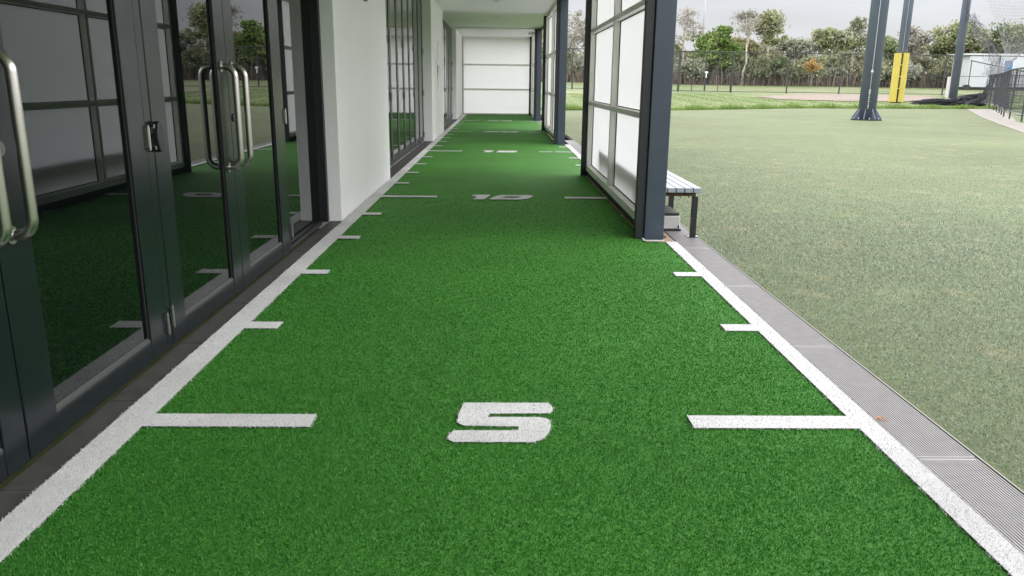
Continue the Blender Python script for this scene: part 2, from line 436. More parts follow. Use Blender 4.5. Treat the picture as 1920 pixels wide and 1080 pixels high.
po = [(25.5, 42.5), (23.3, 40.0), (20.53, 34.83), (17.3, 28.7), (14.8, 23.7), (12.4, 18.78), (10.5, 14)]
pi_ = [(12.4, 14), (14.43, 21.0), (16.2, 25.0), (18.2, 28.3), (21.6, 34.2), (24.4, 40.0), (26.3, 42.5)]
path = MB().prism(po + pi_, 0.0, 0.012).build('path', M['concrete']); tag(path, 'pale curved concrete path along the wire pen', 'path', kind='structure')

# ------------------------------------------------------------------ green turf track with inlaid white markings
PITCH0 = -2.696
XL, XLI, XRI, XR = -1.20, -1.094, 1.128, 1.208
BAYS = [(5.30, 9.28), (13.9, 18.24), (22.5, 26.7)]          # stretches closed by a screen
def in_bay(y): return any(a <= y <= b for a, b in BAYS)
tp = [(XL, -6)] + [(XR, -6), (XR, 5.25), (1.0, 5.25), (1.0, 9.34), (XR, 9.34), (XR, 13.86), (1.0, 13.86), (1.0, 18.3), (XR, 18.3), (XR, 22.46), (1.0, 22.46), (1.0, 26.62), (XL, 26.62)]
track = MB().sheet(tp, 0.0).build('turf_track', M['track']); tag(track, 'green synthetic turf track with white distance marks under the canopy', 'turf track', kind='structure')

F5 = [(-0.117,.150),(0.160,.150),(0.176,.136),(0.183,.104),(0.180,.080),(0.170,.060),(-0.026,.055),(-0.030,.034),(0.133,.034),(0.155,.024),(0.166,.008),(0.169,-.027),(0.164,-.062),(0.152,-.102),(0.135,-.132),(0.107,-.152),(-0.134,-.152),(-0.148,-.138),(-0.154,-.121),(-0.150,-.095),(-0.138,-.067),(0.059,-.066),(0.062,-.042),(-0.108,-.036),(-0.124,-.022),(-0.131,-.003),(-0.130,.057)]
F0 = [(-0.05,-.15),(0.16,-.15),(0.215,-.135),(0.262,-.08),(0.300,.02),(0.317,.085),(0.308,.128),(0.265,.15),(0.07,.15),(0.012,.132),(-0.028,.08),(-0.075,-.055),(-0.095,-.115),(-0.083,-.143)]
H0 = [(0.015,-.035),(0.165,-.035),(0.208,.062),(0.058,.062)]
F1 = [(-0.245,.15),(-0.084,.15),(-0.14,-.15),(-0.245,-.15),(-0.212,-.01),(-0.224,.05),(-0.262,.05)]
SH = 0.25
def flip(poly): return [((x - SH*y) + SH*(-y), -y) for x, y in poly][::-1]
F2 = flip(F5)
def sh(poly, dx, y): return [(x+dx, y+yy) for x, yy in poly]
def rect(x0, x1, y0, y1): return [(x0, y0), (x1, y0), (x1, y1), (x0, y1)]
marks = []       # (name, outer polygons, holes)
open_spans = [(-6, 5.25), (9.34, 13.86), (18.3, 22.46)]
marks.append(('side_line', [rect(XL, XLI, -6, 26.6)], []))
for a, b in open_spans:
    marks.append(('side_line', [rect(XRI, XR, a, b)], []))
marks.append(('side_line', [rect(0.985, XRI-0.001, 5.25, 5.285)], []))
for k in range(3, 30):
    y = k + PITCH0
    if y < -2 or y > 26.4: continue
    closed = in_bay(y)
    xr = 0.999 if closed else XRI+0.005
    if k % 5 == 0:
        marks.append(('tick_mark', [rect(XLI-0.005, -0.579, y-.05, y+.05)], []))
        if k == 15:
            marks.append(('tick_mark', [rect(0.607, 0.813, y-.05, y+.05)], [])); marks.append(('tick_mark', [rect(0.853, xr, y-.05, y+.05)], []))
        else:
            marks.append(('tick_mark', [rect(0.608, xr, y-.05, y+.05)], []))
        if k == 5: marks.append(('number_marking', [sh(F5, 0, y)], []))
        if k == 10: marks.append(('number_marking', [sh(F1, 0, y), sh(F0, 0, y)], [sh(H0, 0, y)]))
        if k == 15: marks.append(('number_marking', [sh(F1, 0, y), sh(F5, .095, y)], []))
        if k == 20: marks.append(('number_marking', [sh(F2, -.185, y), sh(F0, .09, y)], [sh(H0, .09, y)]))
        if k == 25: marks.append(('number_marking', [sh(F2, -.185, y), sh(F5, .165, y)], []))
    else:
        marks.append(('tick_mark', [rect(XLI-0.005, -0.951, y-.05, y+.05)], []))
        marks.append(('tick_mark', [rect(0.986, xr, y-.05, y+.05)], []))

def inset(poly, d):
    A_ = 0.5*sum(x1*y2-x2*y1 for (x1, y1), (x2, y2) in zip(poly, poly[1:]+poly[:1])); s_ = 1 if A_ > 0 else -1
    o_ = []
    for i, (x, y) in enumerate(poly):
        (xa, ya), (xb, yb) = poly[i-1], poly[(i+1) % len(poly)]
        n1 = Vector((-(y-ya), x-xa)).normalized(); n2 = Vector((-(yb-y), xb-x)).normalized()
        b_ = n1+n2
        b_ = b_/max(.5, b_.length_squared/2) if b_.length > 1e-6 else n1
        o_.append((x+b_.x*d*s_, y+b_.y*d*s_))
    return o_

def inside(poly, P):
    x, y = P[:, 0], P[:, 1]; c = np.zeros(len(P), bool)
    for (x1, y1), (x2, y2) in zip(poly, poly[1:]+poly[:1]):
        if y1 == y2: continue
        c ^= ((y1 > y) != (y2 > y)) & (x < (x2-x1)*(y-y1)/(y2-y1) + x1)
    return c

PT = np.concatenate([scatter(XL-0.004, XR+0.004, 1.05, 8.0, 76000, 1.9)])
PT = PT[rng.random(len(PT)) < np.clip((8.2-PT[:, 1])/4.2, 0, 1)]
PT = PT[~((PT[:, 1] > 5.25) & (PT[:, 0] > 1.0))]
white = np.zeros(len(PT), bool)
for nm, polys, holes in marks:
    mb = MB()
    far_ = min(p[1] for pg in polys for p in pg) > 4.9
    for k, pg in enumerate(polys):
        hl = holes if (holes and k == len(polys)-1) else ()
        mb.sheet(pg if far_ else inset(pg, .0028), (0.0090 if far_ else 0.0056) + (0.0005 if nm == 'tick_mark' else 0), hl)
    o = mb.build(nm, M['line'], track)
    ymin = min(p[1] for pg in polys for p in pg)
    if ymin > 8.0: continue
    s_ = np.zeros(len(PT), bool)
    jit = PT + rng.normal(0, 0.0026, PT.shape)
    for pg in polys: s_ |= inside(pg, jit)
    for h_ in holes: s_ &= ~inside(h_, jit)
    s_ &= ~white
    if s_.sum() > 10:
        Q = PT[s_]; d = np.clip(Q[:, 1]/1.9, 1, 2.6)
        # the pile of the mark joins the mark's own mesh
        pile = blades(Q, 0.0076*rng.uniform(0.75, 1.2, len(Q)), 0.0030*d, 1.1, o, 'white_pile', M['line_pile'], 0.0025)
        pile['kind'] = 'stuff'
    white |= s_
G = PT[~white]; d = np.clip(G[:, 1]/1.9, 1, 2.4)
blades(G, 0.0072*rng.uniform(0.65, 1.25, len(G)), 0.0025*d, 1.15, track, 'green_pile', M['track_pile'], 0.0)['kind'] = 'stuff'

# ------------------------------------------------------------------ paving strips, drain, gravel
pv = MB()
y = -5.93
while y < 6.0:
    pv.box(-1.2965, -1.2005, y+0.0025, min(y+0.595, 5.998), -0.06, 0.0); y += 0.6
paving = pv.build('paving', M['paver'], bevel=0.0015); tag(paving, 'narrow charcoal paver strip along the dark glass doors', 'paving', kind='structure')
gt = MB().box(-1.2965, -1.2005, -5.93, 5.998, -0.07, -0.0035).build('grout', M['grout'], paving)
for a, b in ((8.742, 14.398), (17.302, 23.048)):
    q = MB()
    y = a
    while y < b - 0.05:
        q.box(-1.355, -1.2005, y+0.002, min(y+0.598, b), -0.06, 0.004); y += 0.6
    o = q.build('paving', M['paver'], bevel=0.0015); tag(o, 'grey paver sill in front of the folding doors', 'paving', kind='structure')

ch = MB().box(1.2105, 1.3975, -4.9, 26.6, -0.09, -0.06).box(1.2105, 1.2135, -4.9, 26.6, -0.06, 0.001)
channel = ch.build('drain_channel', M['channel']); MB().box(1.3935, 1.3975, -4.9, 26.6, -0.0595, 0.003).build('edge_bar', M['grate'], channel)
tag(channel, 'long dark drain channel between turf track and field, under the grates', 'drain channel')
def grate_mesh():
    g = MB(); n = 21; x0, x1 = 1.2145, 1.3935; pitch = (x1-x0)/n
    for k in range(n):
        g.box(x0+k*pitch, x0+k*pitch+0.0041, 0.010, 0.990, -0.018, 0.0)
    for yy in (0.002, 0.988):
        g.box(x0, x1-0.0035, yy+.002, yy+0.008, -0.020, -0.0005)
    for yy in (0.25, 0.5, 0.75):
        g.box(x0, x1-0.0035, yy, yy+0.005, -0.03, -0.019)
    return g
ORD = ['nearest to the camera', 'second from the camera', 'third from the camera', 'fourth from the camera, where the screen begins']
gr0 = None
for i, y in enumerate([1.07, 2.07, 3.07, 4.07, 5.065, 6.065, 7.065, 8.065] + [9.065+k for k in range(6)] + [18.1+k for k in range(5)]):
    if gr0 is None:
        gr0 = grate_mesh().build('drain_grate', M['grate']); o = gr0
    else:
        o = gr0.copy(); COL.objects.link(o)
    o.location = (0, y, 0)
    if i < 4: lab = 'slotted pale steel drain grate, %s' % ORD[i]
    elif i < 8: lab = ['slotted drain grate under the slatted bench legs, beside the steel column', 'slotted drain grate behind the near screen, under the bench', 'slotted drain grate behind the near screen, past mid bench', 'slotted drain grate at the far end of the near screen'][i-4]
    elif i < 14: lab = 'slotted drain grate in the open bay past the near screen'
    else: lab = 'slotted drain grate in the farthest open bay'
    tag(o, lab, 'drain grate', 'slotted grates of the drain' if i < 8 else ('grates in the middle open bay' if i < 14 else 'grates in the farthest open bay'))

lf = MB()
for k in range(9):
    cx, cy = 1.235 + random.gauss(0, .012), 2.34 + random.gauss(0, .008); q = random.random()*3
    pts = [(cx+math.cos(q+t)*s_, cy+math.sin(q+t)*s_*.6) for t, s_ in ((0, .007), (1.2, .004), (2.1, .005), (3.2, .007), (4.3, .004), (5.2, .005))]
    lf.prism(pts, 0.001+0.0006*k, 0.002+0.0006*k)
tag(lf.build('leaf_litter', M['orange']), 'crumbs of orange leaf caught on the drain grate', 'leaf litter')

n = 2600
gp = np.stack([rng.uniform(1.005, 1.209, n), rng.uniform(5.30, 9.33, n)], 1)
gvs = []; gfs = []
base = MB().sheet([(1.0, 5.26), (1.2095, 5.26), (1.2095, 9.34), (1.0, 9.34)], -0.004)
for k, (x, y) in enumerate(gp[:900]):
    s_ = random.uniform(.003, .008)
    base.add([(x-s_, y, -.004), (x, y-s_, -.004), (x+s_, y, -.004), (x, y+s_, -.004), (x+random.gauss(0, .001), y, s_*.9-.004)], [(0, 1, 4), (1, 2, 4), (2, 3, 4), (3, 0, 4)])
tag(base.build('gravel', M['tan'], recalc=False), 'fine tan gravel strip between the screen and the drain', 'gravel', kind='stuff')

# ------------------------------------------------------------------ building
CEIL = 2.465
bld = empty('clubhouse_building', (-1.2, 10, 0), 'white low clubhouse with dark glass doors and a flat canopy over the track', 'building')
wm = MB()
wm.box(-8, -1.43, -6, 27.2, -0.1, CEIL-0.002)                               # body behind the glass
wm.box(-1.43, -1.205, -6, -1.5, -0.1, CEIL-0.003)
wm.box(-1.4295, -1.205, 6.0, 8.74, -0.1, CEIL-0.003)
wm.box(-1.4295, -1.205, 14.4, 17.3, -0.1, CEIL-0.003)
wm.box(-1.4295, -1.24, 23.05, 27.2, -0.1, CEIL-0.003)
wm.build('wall', M['wall'], bld, bevel=0.004)
MB().box(-1.55, 1.13, -6, 17.55, CEIL, CEIL+0.05).box(-1.55, 1.13, 17.552, 22.75, CEIL+0.035, CEIL+0.06).box(-1.55, 1.13, 22.752, 26.9, CEIL-0.001, CEIL+0.05).build('ceiling', M['ceiling'], bld)
MB().box(-8.2, 1.16, -6.1, 27.3, CEIL+0.07, CEIL+0.34).build('roof', M['wall'], bld)
MB().box(1.1305, 1.162, -6.1, 27.3, CEIL-0.02, CEIL+0.0695).build('fascia', M['black'], bld)
for y in (9.5, 15.1, 19.2):
    z = CEIL + (0.035 if 17.6 < y < 22.7 else 0)
    ring = [(0.08*math.cos(t), 0.08*math.sin(t)) for t in np.linspace(0, 2*math.pi, 28)[:-1]]
    inner = [(x*.72, yy*.72) for x, yy in ring]
    dl = MB().prism([(x-.07, yy+y) for x, yy in ring], z-0.012, z-0.0005, holes=[[(x-.07, yy+y) for x, yy in inner]]).build('downlight', M['white'], bld)
    MB().prism([(x*.99-.07, yy*.99+y) for x, yy in inner], z-0.006, z-0.001).build('lens', M['lens'], dl)

FX, BX = -1.30, -1.348       # front and back of the door leaves
def leaf(y0, y1, stile_l, stile_r, parent, top=2.44, bot=0.085, x0=BX, x1=FX, zb=0.010):
    m = MB()
    m.box(x0, x1, y0, y0+stile_l, zb, top); m.box(x0, x1, y1-stile_r, y1, zb, top)
    m.box(x0, x1-0.0015, y0+stile_l, y1-stile_r, zb, bot); m.box(x0, x1-0.0015, y0+stile_l, y1-stile_r, top-0.09, top)
    d = m.build('glass_door', M['door'], parent, bevel=0.003)
    gx_ = x1 - 0.014
    MB().box(gx_-0.004, gx_, y0+stile_l+0.0005, y1-stile_r-0.0005, bot+0.0005, top-0.0905).build('pane', M['glass'], d)
    xb = gx_ + 0.001
    bd = MB()
    bd.add([(xb, y0+stile_l+.001, bot), (x1-.003, y0+stile_l+.001, bot), (x1-.003, y0+stile_l+.001, bot+.008), (xb, y0+stile_l+.001, bot+.018),
            (xb, y1-stile_r-.001, bot), (x1-.003, y1-stile_r-.001, bot), (x1-.003, y1-stile_r-.001, bot+.008), (xb, y1-stile_r-.001, bot+.018)],
           [(0, 1, 2, 3), (4, 7, 6, 5), (0, 4, 5, 1), (1, 5, 6, 2), (2, 6, 7, 3), (3, 7, 4, 0)])
    bd.build('glazing_bead', M['bead'], d)
    gk = MB()
    for yy in (y0+stile_l+.0008, y1-stile_r-.0068):
        gk.box(xb, xb+0.006, yy, yy+.006, bot+.019, top-.0915)
    gk.build('gasket', M['gasket'], d)
    return d

def handle(d, y, z0, z1, xo=-1.236, r=0.0145):
    pts = []; R_ = 0.045
    pts.append((FX+0.001, y, z1))
    for t in np.linspace(0, math.pi/2, 7): pts.append((xo-R_+R_*math.sin(t), y, z1-R_+R_*math.cos(t)))
    for t in np.linspace(0, math.pi/2, 7): pts.append((xo-R_+R_*math.cos(t), y, z0+R_-R_*math.sin(t)))
    pts.append((FX+0.001, y, z0))
    h = MB().tube(pts, r, 14).build('handle', M['steel'], d, smooth=True)
    for z in (z0, z1): MB().tube([(FX+.0008, y, z), (FX+.005, y, z)], 0.025, 18).build('flange', M['steel'], d)
def disc_lock(d, y, z):
    l = MB().tube([(FX+.0006, y, z), (FX+.007, y, z)], 0.020, 24).build('lock', M['lock'], d)
    return l
def hinge(d, y, z, black=False):
    m = MB()
    for k in range(3): m.tube([(FX+.009, y, z-.039+k*.0262), (FX+.009, y, z-.039+k*.0262+.025)], 0.0052, 10)
    m.tube([(FX+.009, y, z-.046), (FX+.009, y, z+.046)], 0.0036, 8)
    m.box(FX+.0004, FX+.004, y-.009, y+.009, z-.037, z+.037)
    m.build('hinge', M['hinge'], d)

d0 = leaf(1.06, 2.020, .15, .10, bld); handle(d0, 1.965, .635, 1.10)
d1 = leaf(2.026, 2.960, .15, .135, bld); handle(d1, 2.083, .635, 1.10); disc_lock(d1, 2.085, .862)
hinge(d1, 2.966, .83); hinge(d1, 2.966, .115)
mu = MB().box(BX, FX-.002, 2.964, 3.020, .005, 2.44).build('door_post', M['door'], bld, bevel=.002)
d2 = leaf(3.024, 3.905, .135, .13, bld); handle(d2, 3.822, .635, 1.10); hinge(d2, 3.018, .83); hinge(d2, 3.018, .13)
kb = MB()
kb.prism([(3.036+.028*math.cos(t), .83+.058*math.sin(t)) for t in np.linspace(0, 2*math.pi, 20)[:-1]], FX+.0007, FX+.024, axis='x').build('latch_cover', M['black'], d2, bevel=.004)
d3 = leaf(3.910, 4.870, .13, .20, bld); handle(d3, 3.968, .635, 1.10); disc_lock(d3, 3.955, .862); hinge(d3, 4.875, .83); hinge(d3, 4.875, .13)
# fixed sidelight and black jamb
sl = MB().box(-1.40, -1.352, 4.875, 4.93, .004, 2.44).box(-1.40, -1.345, 4.931, 5.93, .004, .024).box(-1.40, -1.345, 4.931, 5.93, 2.40, 2.44).build('side_window', M['black'], bld)
MB().box(-1.368, -1.362, 4.9305, 5.944, .0245, 2.3995).build('pane', M['glass'], sl)
MB().box(-1.40, -1.301, 5.945, 5.9985, .002, 2.46).build('jamb', M['black'], bld, bevel=.002)
MB().box(-1.40, BX-.001, 4.874, 5.944, -.02, .003).build('threshold', M['paver'], bld)
MB().box(-1.42, FX-.004, -1.5, 5.9985, 2.441, 2.462).build('head_frame', M['door'], bld)
MB().box(-1.42, -1.302, -1.49, 1.05, .003, 2.44).build('spandrel', M['door'], bld)
# folding doors of the two far openings
for a, b in ((8.745, 14.395), (17.305, 23.045)):
    w_ = (b-a)/8
    for k in range(8):
        y0, y1 = a+k*w_+.003, a+(k+1)*w_-.003
        m = MB(); x0, x1 = -1.405, -1.362; s_ = .075
        m.box(x0, x1, y0, y0+s_, .012, 2.43); m.box(x0, x1, y1-s_, y1, .012, 2.43)
        m.box(x0, x1-.001, y0+s_, y1-s_, .012, .11); m.box(x0, x1-.001, y0+s_, y1-s_, 2.35, 2.43)
        d = m.build('folding_door', M['black'], bld, bevel=.002)
        MB().box(-1.373, -1.368, y0+s_+.0005, y1-s_-.0005, .1105, 2.3495).build('pane', M['glass'], d)
        if k % 2 == 1:
            for z in (.12, .85, 1.55): MB().tube([(-1.352, y1, z-.05), (-1.352, y1, z+.05)], .008, 8).build('hinge', M['hinge'], d)
    MB().box(-1.41, -1.357, a, b, 2.431, 2.462).build('head_frame', M['black'], bld)

# raised white emblem on the second wall pier: flame shape over a ring between two lettered bars
em = MB(); X0, X1 = -1.2045, -1.188
cy = 15.9
fl_o = [(cy+.02, 1.80), (cy+.12, 1.70), (cy+.22, 1.58), (cy+.25, 1.50), (cy+.20, 1.45), (cy+.10, 1.43), (cy-.10, 1.43), (cy-.22, 1.46), (cy-.25, 1.52), (cy-.20, 1.62), (cy-.08, 1.72)]
fl_i = [(cy+.00, 1.66), (cy+.05, 1.60), (cy+.02, 1.53), (cy+.08, 1.48), (cy-.02, 1.48), (cy-.10, 1.54)]
em.prism(fl_o, X0, X1, axis='x', holes=[fl_i])
for zc, wd in ((1.395, .42), (.895, .30)):
    k = -wd
    while k < wd:
        q = random.uniform(.05, .08); em.box(X0, X1, cy+k, cy+k+q, zc-.022, zc+.022); k += q+.022
for sgn in (-1, 1):
    em.prism([(cy+sgn*.33, 1.35), (cy+sgn*.27, 1.35), (cy+sgn*.24, 1.10), (cy+sgn*.17, .98), (cy+sgn*.05, .935), (cy+sgn*.05, .955+.02), (cy+sgn*.12, 1.02), (cy+sgn*.17, 1.12)][:8], X0, X1, axis='x')
em.box(X0, X1, cy-.05, cy+.05, 1.16, 1.30)
tag(em.build('wall_emblem', M['emblem']), 'raised white flame shaped emblem on the white wall pier between the folding doors', 'emblem')
sg = MB().box(-1.2045, -1.175, 7.16, 7.42, 1.745, 1.95).box(-1.2045, -1.175, 7.18, 7.25, 1.722, 1.745).box(-1.2045, -1.175, 7.34, 7.40, 1.722, 1.745)
tag(sg.build('wall_sign', M['olive'], bevel=.002), 'small olive green sign cut off at the top of the near white wall', 'sign')
lb = MB().box(.80, 1.06, 23.9, 24.02, 2.375, 2.455)
lbo = empty('wall_light', (.93, 23.95, 2.37), 'small pale box light under the canopy by the far column', 'light')
lb.build('housing', M['mullion'], lbo, bevel=.01); MB().box(.82, 1.04, 23.893, 23.8995, 2.385, 2.43).build('lens', M['lens'], lbo)

# ------------------------------------------------------------------ columns and translucent screens
def column(y, lab):
    c = empty('steel_column', (1.066, y+.065, 0), lab, 'column', 'steel columns along the track')
    MB().box(.999, 1.135, y, y+.135, -.05, CEIL-.001).build('post', M['column'], c, bevel=.006)
    MB().box(.94, .9975, y+.02, y+.085, .002, CEIL-.002).build('cover_flat', M['black'], c, bevel=.002)
    m = MB()
    for z in (.07, .16): m.tube([(1.075, y-.001, z), (1.075, y-.006, z)], .006, 8)
    return c
column(5.34, 'nearest blue grey steel column, beside the slatted bench')
column(13.94, 'middle blue grey steel column at the second screen')
column(22.54, 'farthest blue grey steel column, by the end of the track')

def screen(y0, y1, lab, nmul=1):
    s_ = empty('translucent_screen', (1.04, (y0+y1)/2, 0), lab, 'screen', 'translucent screens along the track')
    f = MB(); xi, xo = 1.002, 1.085
    rails = [(.062, .122), (.800, .842), (1.575, 1.617), (2.385, 2.43)]
    ys = [y0+.001, *[y0+(y1-y0)*(k+1)/(nmul+1) for k in range(nmul)], y1-.05]
    posts = [(ys[0], ys[0]+.05)] + [(yy-.025, yy+.025) for yy in ys[1:-1]] + [(ys[-1], ys[-1]+.049)]
    for a, b in posts: f.box(xi+.002, xo-.001, a, b, .062, 2.43)
    f.box(xi, xo, y0+.0015, y1-.0015, *rails[0])
    for r_ in rails[1:]: f.box(xi, xo, y0+.0015, y1-.0015, *r_)
    f.build('frame', M['mullion'], s_, bevel=.002)
    MB().box(.945, 1.09, y1, y1+.05, .0, CEIL-.003).build('end_post', M['black'], s_, bevel=.002)
    gk = MB()
    for (a, b), (c, d) in zip(posts[:-1], posts[1:]):
        for r0, r1 in zip(rails[:-1], rails[1:]):
            ya, yb, za, zb = b+.0005, c-.0005, r0[1]+.0005, r1[0]-.0005
            MB().box(1.066, 1.072, ya, yb, za, zb).build('pane', M['opal'], s_)
            for bx in ((ya, ya+.007, za, zb), (yb-.007, yb, za, zb), (ya+.007, yb-.007, za, za+.007), (ya+.007, yb-.007, zb-.007, zb)):
                gk.box(1.058, 1.0655, *bx)
    gk.build('gasket', M['gasket'], s_)
    MB().box(1.02, 1.06, y0+.01, y1-.01, .0, .061).build('gap_shade', M['black'], s_)  # black strip standing in for the shade in the gap under the rail
    return s_
screen(5.478, 9.20, 'nearest opal white screen in a grey frame, beside the bench')
screen(14.078, 18.20, 'second opal white screen in a grey frame, behind the middle column', 1)
screen(22.678, 26.52, 'farthest opal white side screen, meeting the end screen', 1)
es = empty('translucent_screen', (-.1, 26.6, 0), 'large white end screen with two grey rails closing the track', 'screen')
f = MB()
for z0, z1 in ((.012, .055), (.800, .842), (1.575, 1.617), (2.385, 2.43)): f.box(-1.235, 1.0, 26.60, 26.67, z0, z1)
for x0, x1 in ((-1.234, -1.19), (.955, .999)): f.box(x0, x1, 26.602, 26.668, .012, 2.43)
f.build('frame', M['mullion'], es, bevel=.002)
for z0, z1 in ((.0555, .7995), (.8425, 1.5745), (1.6175, 2.3845)): MB().box(-1.1895, .9545, 26.645, 26.651, z0, z1).build('pane', M['opal'], es)
MB().box(-1.2385, -1.2355, 26.58, 26.66, .0, 2.44).build('edge_flat', M['black'], es)
MB().box(-1.2385, 1.0, 26.60, 26.7, 2.4305, CEIL-.0015).build('head', M['wall'], es)

# ------------------------------------------------------------------ bench and tub
bench = empty('slatted_bench', (1.27, 6.9, 0), 'low bench with pale grey slats and black legs behind the near screen', 'bench')
for k in range(5):
    x0 = 1.093 + k*.0593
    MB().box(x0, x0+.0535, 5.37, 8.55, .322, .354).build('slat', M['slat'], bench, bevel=.003)
for y in (5.44, 6.95, 8.40):
    MB().box(1.11, 1.365, y, y+.04, .289, .3215).build('bearer', M['rust'], bench, bevel=.002)
for x in (1.345, 1.11):
    for y in (5.44, 6.20, 8.40):
        lg = MB().box(x, x+.038, y, y+.038, .004, .2885 if y != 6.20 else .3215)
        lg.build('leg', M['bench_leg'], bench, bevel=.003)
        MB().box(x-.022, x+.06, y-.02, y+.058, .0005, .0045).build('foot_plate', M['bench_leg'], bench)
bt = MB()
for x in (1.20, 1.26, 1.32): bt.tube([(x, 5.46, .2885), (x, 5.46, .276)], .004, 6)
bt.build('bolt', M['bench_leg'], bench)
tub = empty('storage_tub', (1.22, 5.85, 0), 'low pale grey tub with a black lid under the bench', 'tub')
MB().box(1.142, 1.322, 5.68, 6.12, .014, .108).build('body', M['tub'], tub, bevel=.006)
MB().box(1.138, 1.318, 5.70, 6.10, .1085, .128).build('lid', M['gasket'], tub, bevel=.004)
MB().box(1.142, 1.330, 5.672, 6.12, .001, .0138).build('foot', M['gasket'], tub)
MB().box(1.309, 1.316, 5.674, 5.6795, .018, .042).build('latch', M['gasket'], tub)

# ------------------------------------------------------------------ netting poles
def pole(x, y, r, h, z0, lab, base=True, wire=True, pad=False):
    p = empty('netting_pole', (x, y, z0), lab, 'pole', 'tall netting poles on the field')
    MB().tube([(x, y, z0-.05), (x, y, z0+h*.5), (x, y, z0+h)], [r, r*.97, r*.92], 28).build('shaft', M['pole'], p, smooth=True)
    if base:
        b = MB().tube([(x, y, z0+.002), (x, y, z0+.035)], r*1.85, 8)
        b.build('base_plate', M['black'], p)
        for k in range(8):
            q = 2*math.pi*k/8 + .2; c, s_ = math.cos(q), math.sin(q)
            g_ = MB(); t = .012
            prof = [(r*.9, .036), (r*1.72, .036), (r*1.64, .09), (r*1.0, r*1.35), (r*.9, r*1.35)]
            vs = [(x+c*u-s_*e_, y+s_*u+c*e_, z0+v) for e_ in (-t, t) for u, v in prof]
            m = len(prof)
            g_.add(vs, [tuple(range(m)), tuple(range(2*m-1, m-1, -1))] + [(i, (i+1) % m, (i+1) % m+m, i+m) for i in range(m)])
            g_.build('gusset', M['pole'], p)
        for k in range(8):
            bo = MB(); q = 2*math.pi*(k+.5)/8 + .2; bo.tube([(x+r*1.6*math.cos(q), y+r*1.6*math.sin(q), z0+.036), (x+r*1.6*math.cos(q), y+r*1.6*math.sin(q), z0+.09)], .022, 6)
            bo.build('bolt', M['rope'], p)
    if wire:
        v = Vector((-x, -y, 0)).normalized(); q = Vector((v.y*-1, v.x, 0))
        pt = Vector((x, y, 0)) + v*(r+.03) + q*(r*.05)
        wr = MB().tube([(pt.x, pt.y, z0+(2.8 if pad else 1.45)), (pt.x, pt.y, z0+h*.97)], .012, 6)
        if not pad: wr.tube([(pt.x, pt.y, z0+.95), (pt.x, pt.y, z0+1.45)], .009, 6)
        wr.build('wire_rope', M['rope'], p)
        tb = MB().tube([(pt.x, pt.y, z0+1.40), (pt.x, pt.y, z0+1.47), (pt.x, pt.y, z0+1.54)], [.02, .045, .02], 8).tube([(pt.x, pt.y, z0+.80), (pt.x, pt.y, z0+.95)], .028, 8)
        for k in range(7): tb.tube([(pt.x, pt.y, z0+.36+k*.065), (pt.x, pt.y, z0+.36+k*.065+.045)], .026 if k % 2 else .017, 6)
        if not pad: tb.build('turnbuckle', M['rope'], p)
    if pad:
        m = MB(); z1 = z0+2.72; rr = r*1.50; nseg = 26
        v = math.atan2(-y, -x)
        gap = .26
        ang = np.linspace(v+gap/2+.12, v+2*math.pi-gap/2+.12, nseg)
        ringo = [(x+rr*math.cos(a), y+rr*math.sin(a)) for a in ang]; ringi = [(x+r*1.02*math.cos(a), y+r*1.02*math.sin(a)) for a in reversed(ang)]
        m.prism(ringo+ringi, z0+.05, z1); m.build('pad', M['yellow'], p)
        for k, z in enumerate((.78, 1.42, 2.05)):
            st = MB(); aa = np.linspace(v-.16+.12, v+.16+.12, 5)
            st.prism([(x+(rr+.008)*math.cos(a), y+(rr+.008)*math.sin(a)) for a in aa] + [(x+(rr-.02)*math.cos(a), y+(rr-.02)*math.sin(a)) for a in reversed(aa)], z0+z, z0+z+.05)
            st.build('strap', M['yellow'], p)
    return p
pole(11.60, 25.35, .262, 14, 0, 'tall slate grey pole on a gusseted base in the middle of the field')
pole(22.65, 46.0, .262, 14, .14, 'tall slate grey pole wrapped at its foot in a yellow pad', base=False, pad=True)
pole(30.40, 54.0, .262, 14, .28, 'tall slate grey pole by the hanging net and white hut', base=False, wire=False)
cb = MB().box(30.72, 31.0, 55.3, 55.6, .27, 1.72)
tag(cb.build('cable_pillar', M['tub'], bevel=.03), 'small grey box pillar half hidden behind the pole by the net', 'box')

# ------------------------------------------------------------------ low wire pen with path, nets
def catmull(pts, k=10):
    P_ = [Vector(p) for p in pts]; P_ = [P_[0]*2-P_[1]] + P_ + [P_[-1]*2-P_[-2]]; o_ = []
    for i in range(1, len(P_)-2):
        for j in range(k):
            t = j/k; a, b, c, d = P_[i-1:i+3]
            o_.append(0.5*((2*b)+(c-a)*t+(2*a-5*b+4*c-d)*t*t+(3*b-a-3*c+d)*t**3))
    return o_ + [P_[-2]]
pen_pts = catmull([(13.5, 18.5, 0), (15.9, 24.0, 0), (17.75, 28.0, 0), (20.6, 33.0, 0), (23.6, 38.4, 0), (24.7, 40.8, 0), (26.2, 41.9, 0), (28.2, 41.3, 0), (29.5, 38.5, 0), (29.3, 33.5, 0), (27.5, 27.0, 0)], 14)
pen = empty('wire_pen_fence', (20, 33, 0), 'low curved dark wire mesh fence of the pen at the right edge', 'fence')
def resample(pts, step):
    L = [0]
    for a, b in zip(pts[:-1], pts[1:]): L.append(L[-1]+(b-a).length)
    L = np.array(L); s_ = np.arange(0, L[-1], step)
    A_ = np.array([tuple(p) for p in pts]); return np.stack([np.interp(s_, L, A_[:, k]) for k in range(3)], 1)
wm_ = MB()
line = resample(pen_pts, .35)
for z in np.arange(.30, 1.65, .095): wm_.tube([(p[0], p[1], z) for p in line], .0062, 3, caps=False)
for p in resample(pen_pts, .10): wm_.tube([(p[0], p[1], .26), (p[0]+random.gauss(0, .01), p[1], 1.66)], .0050, 3, caps=False)
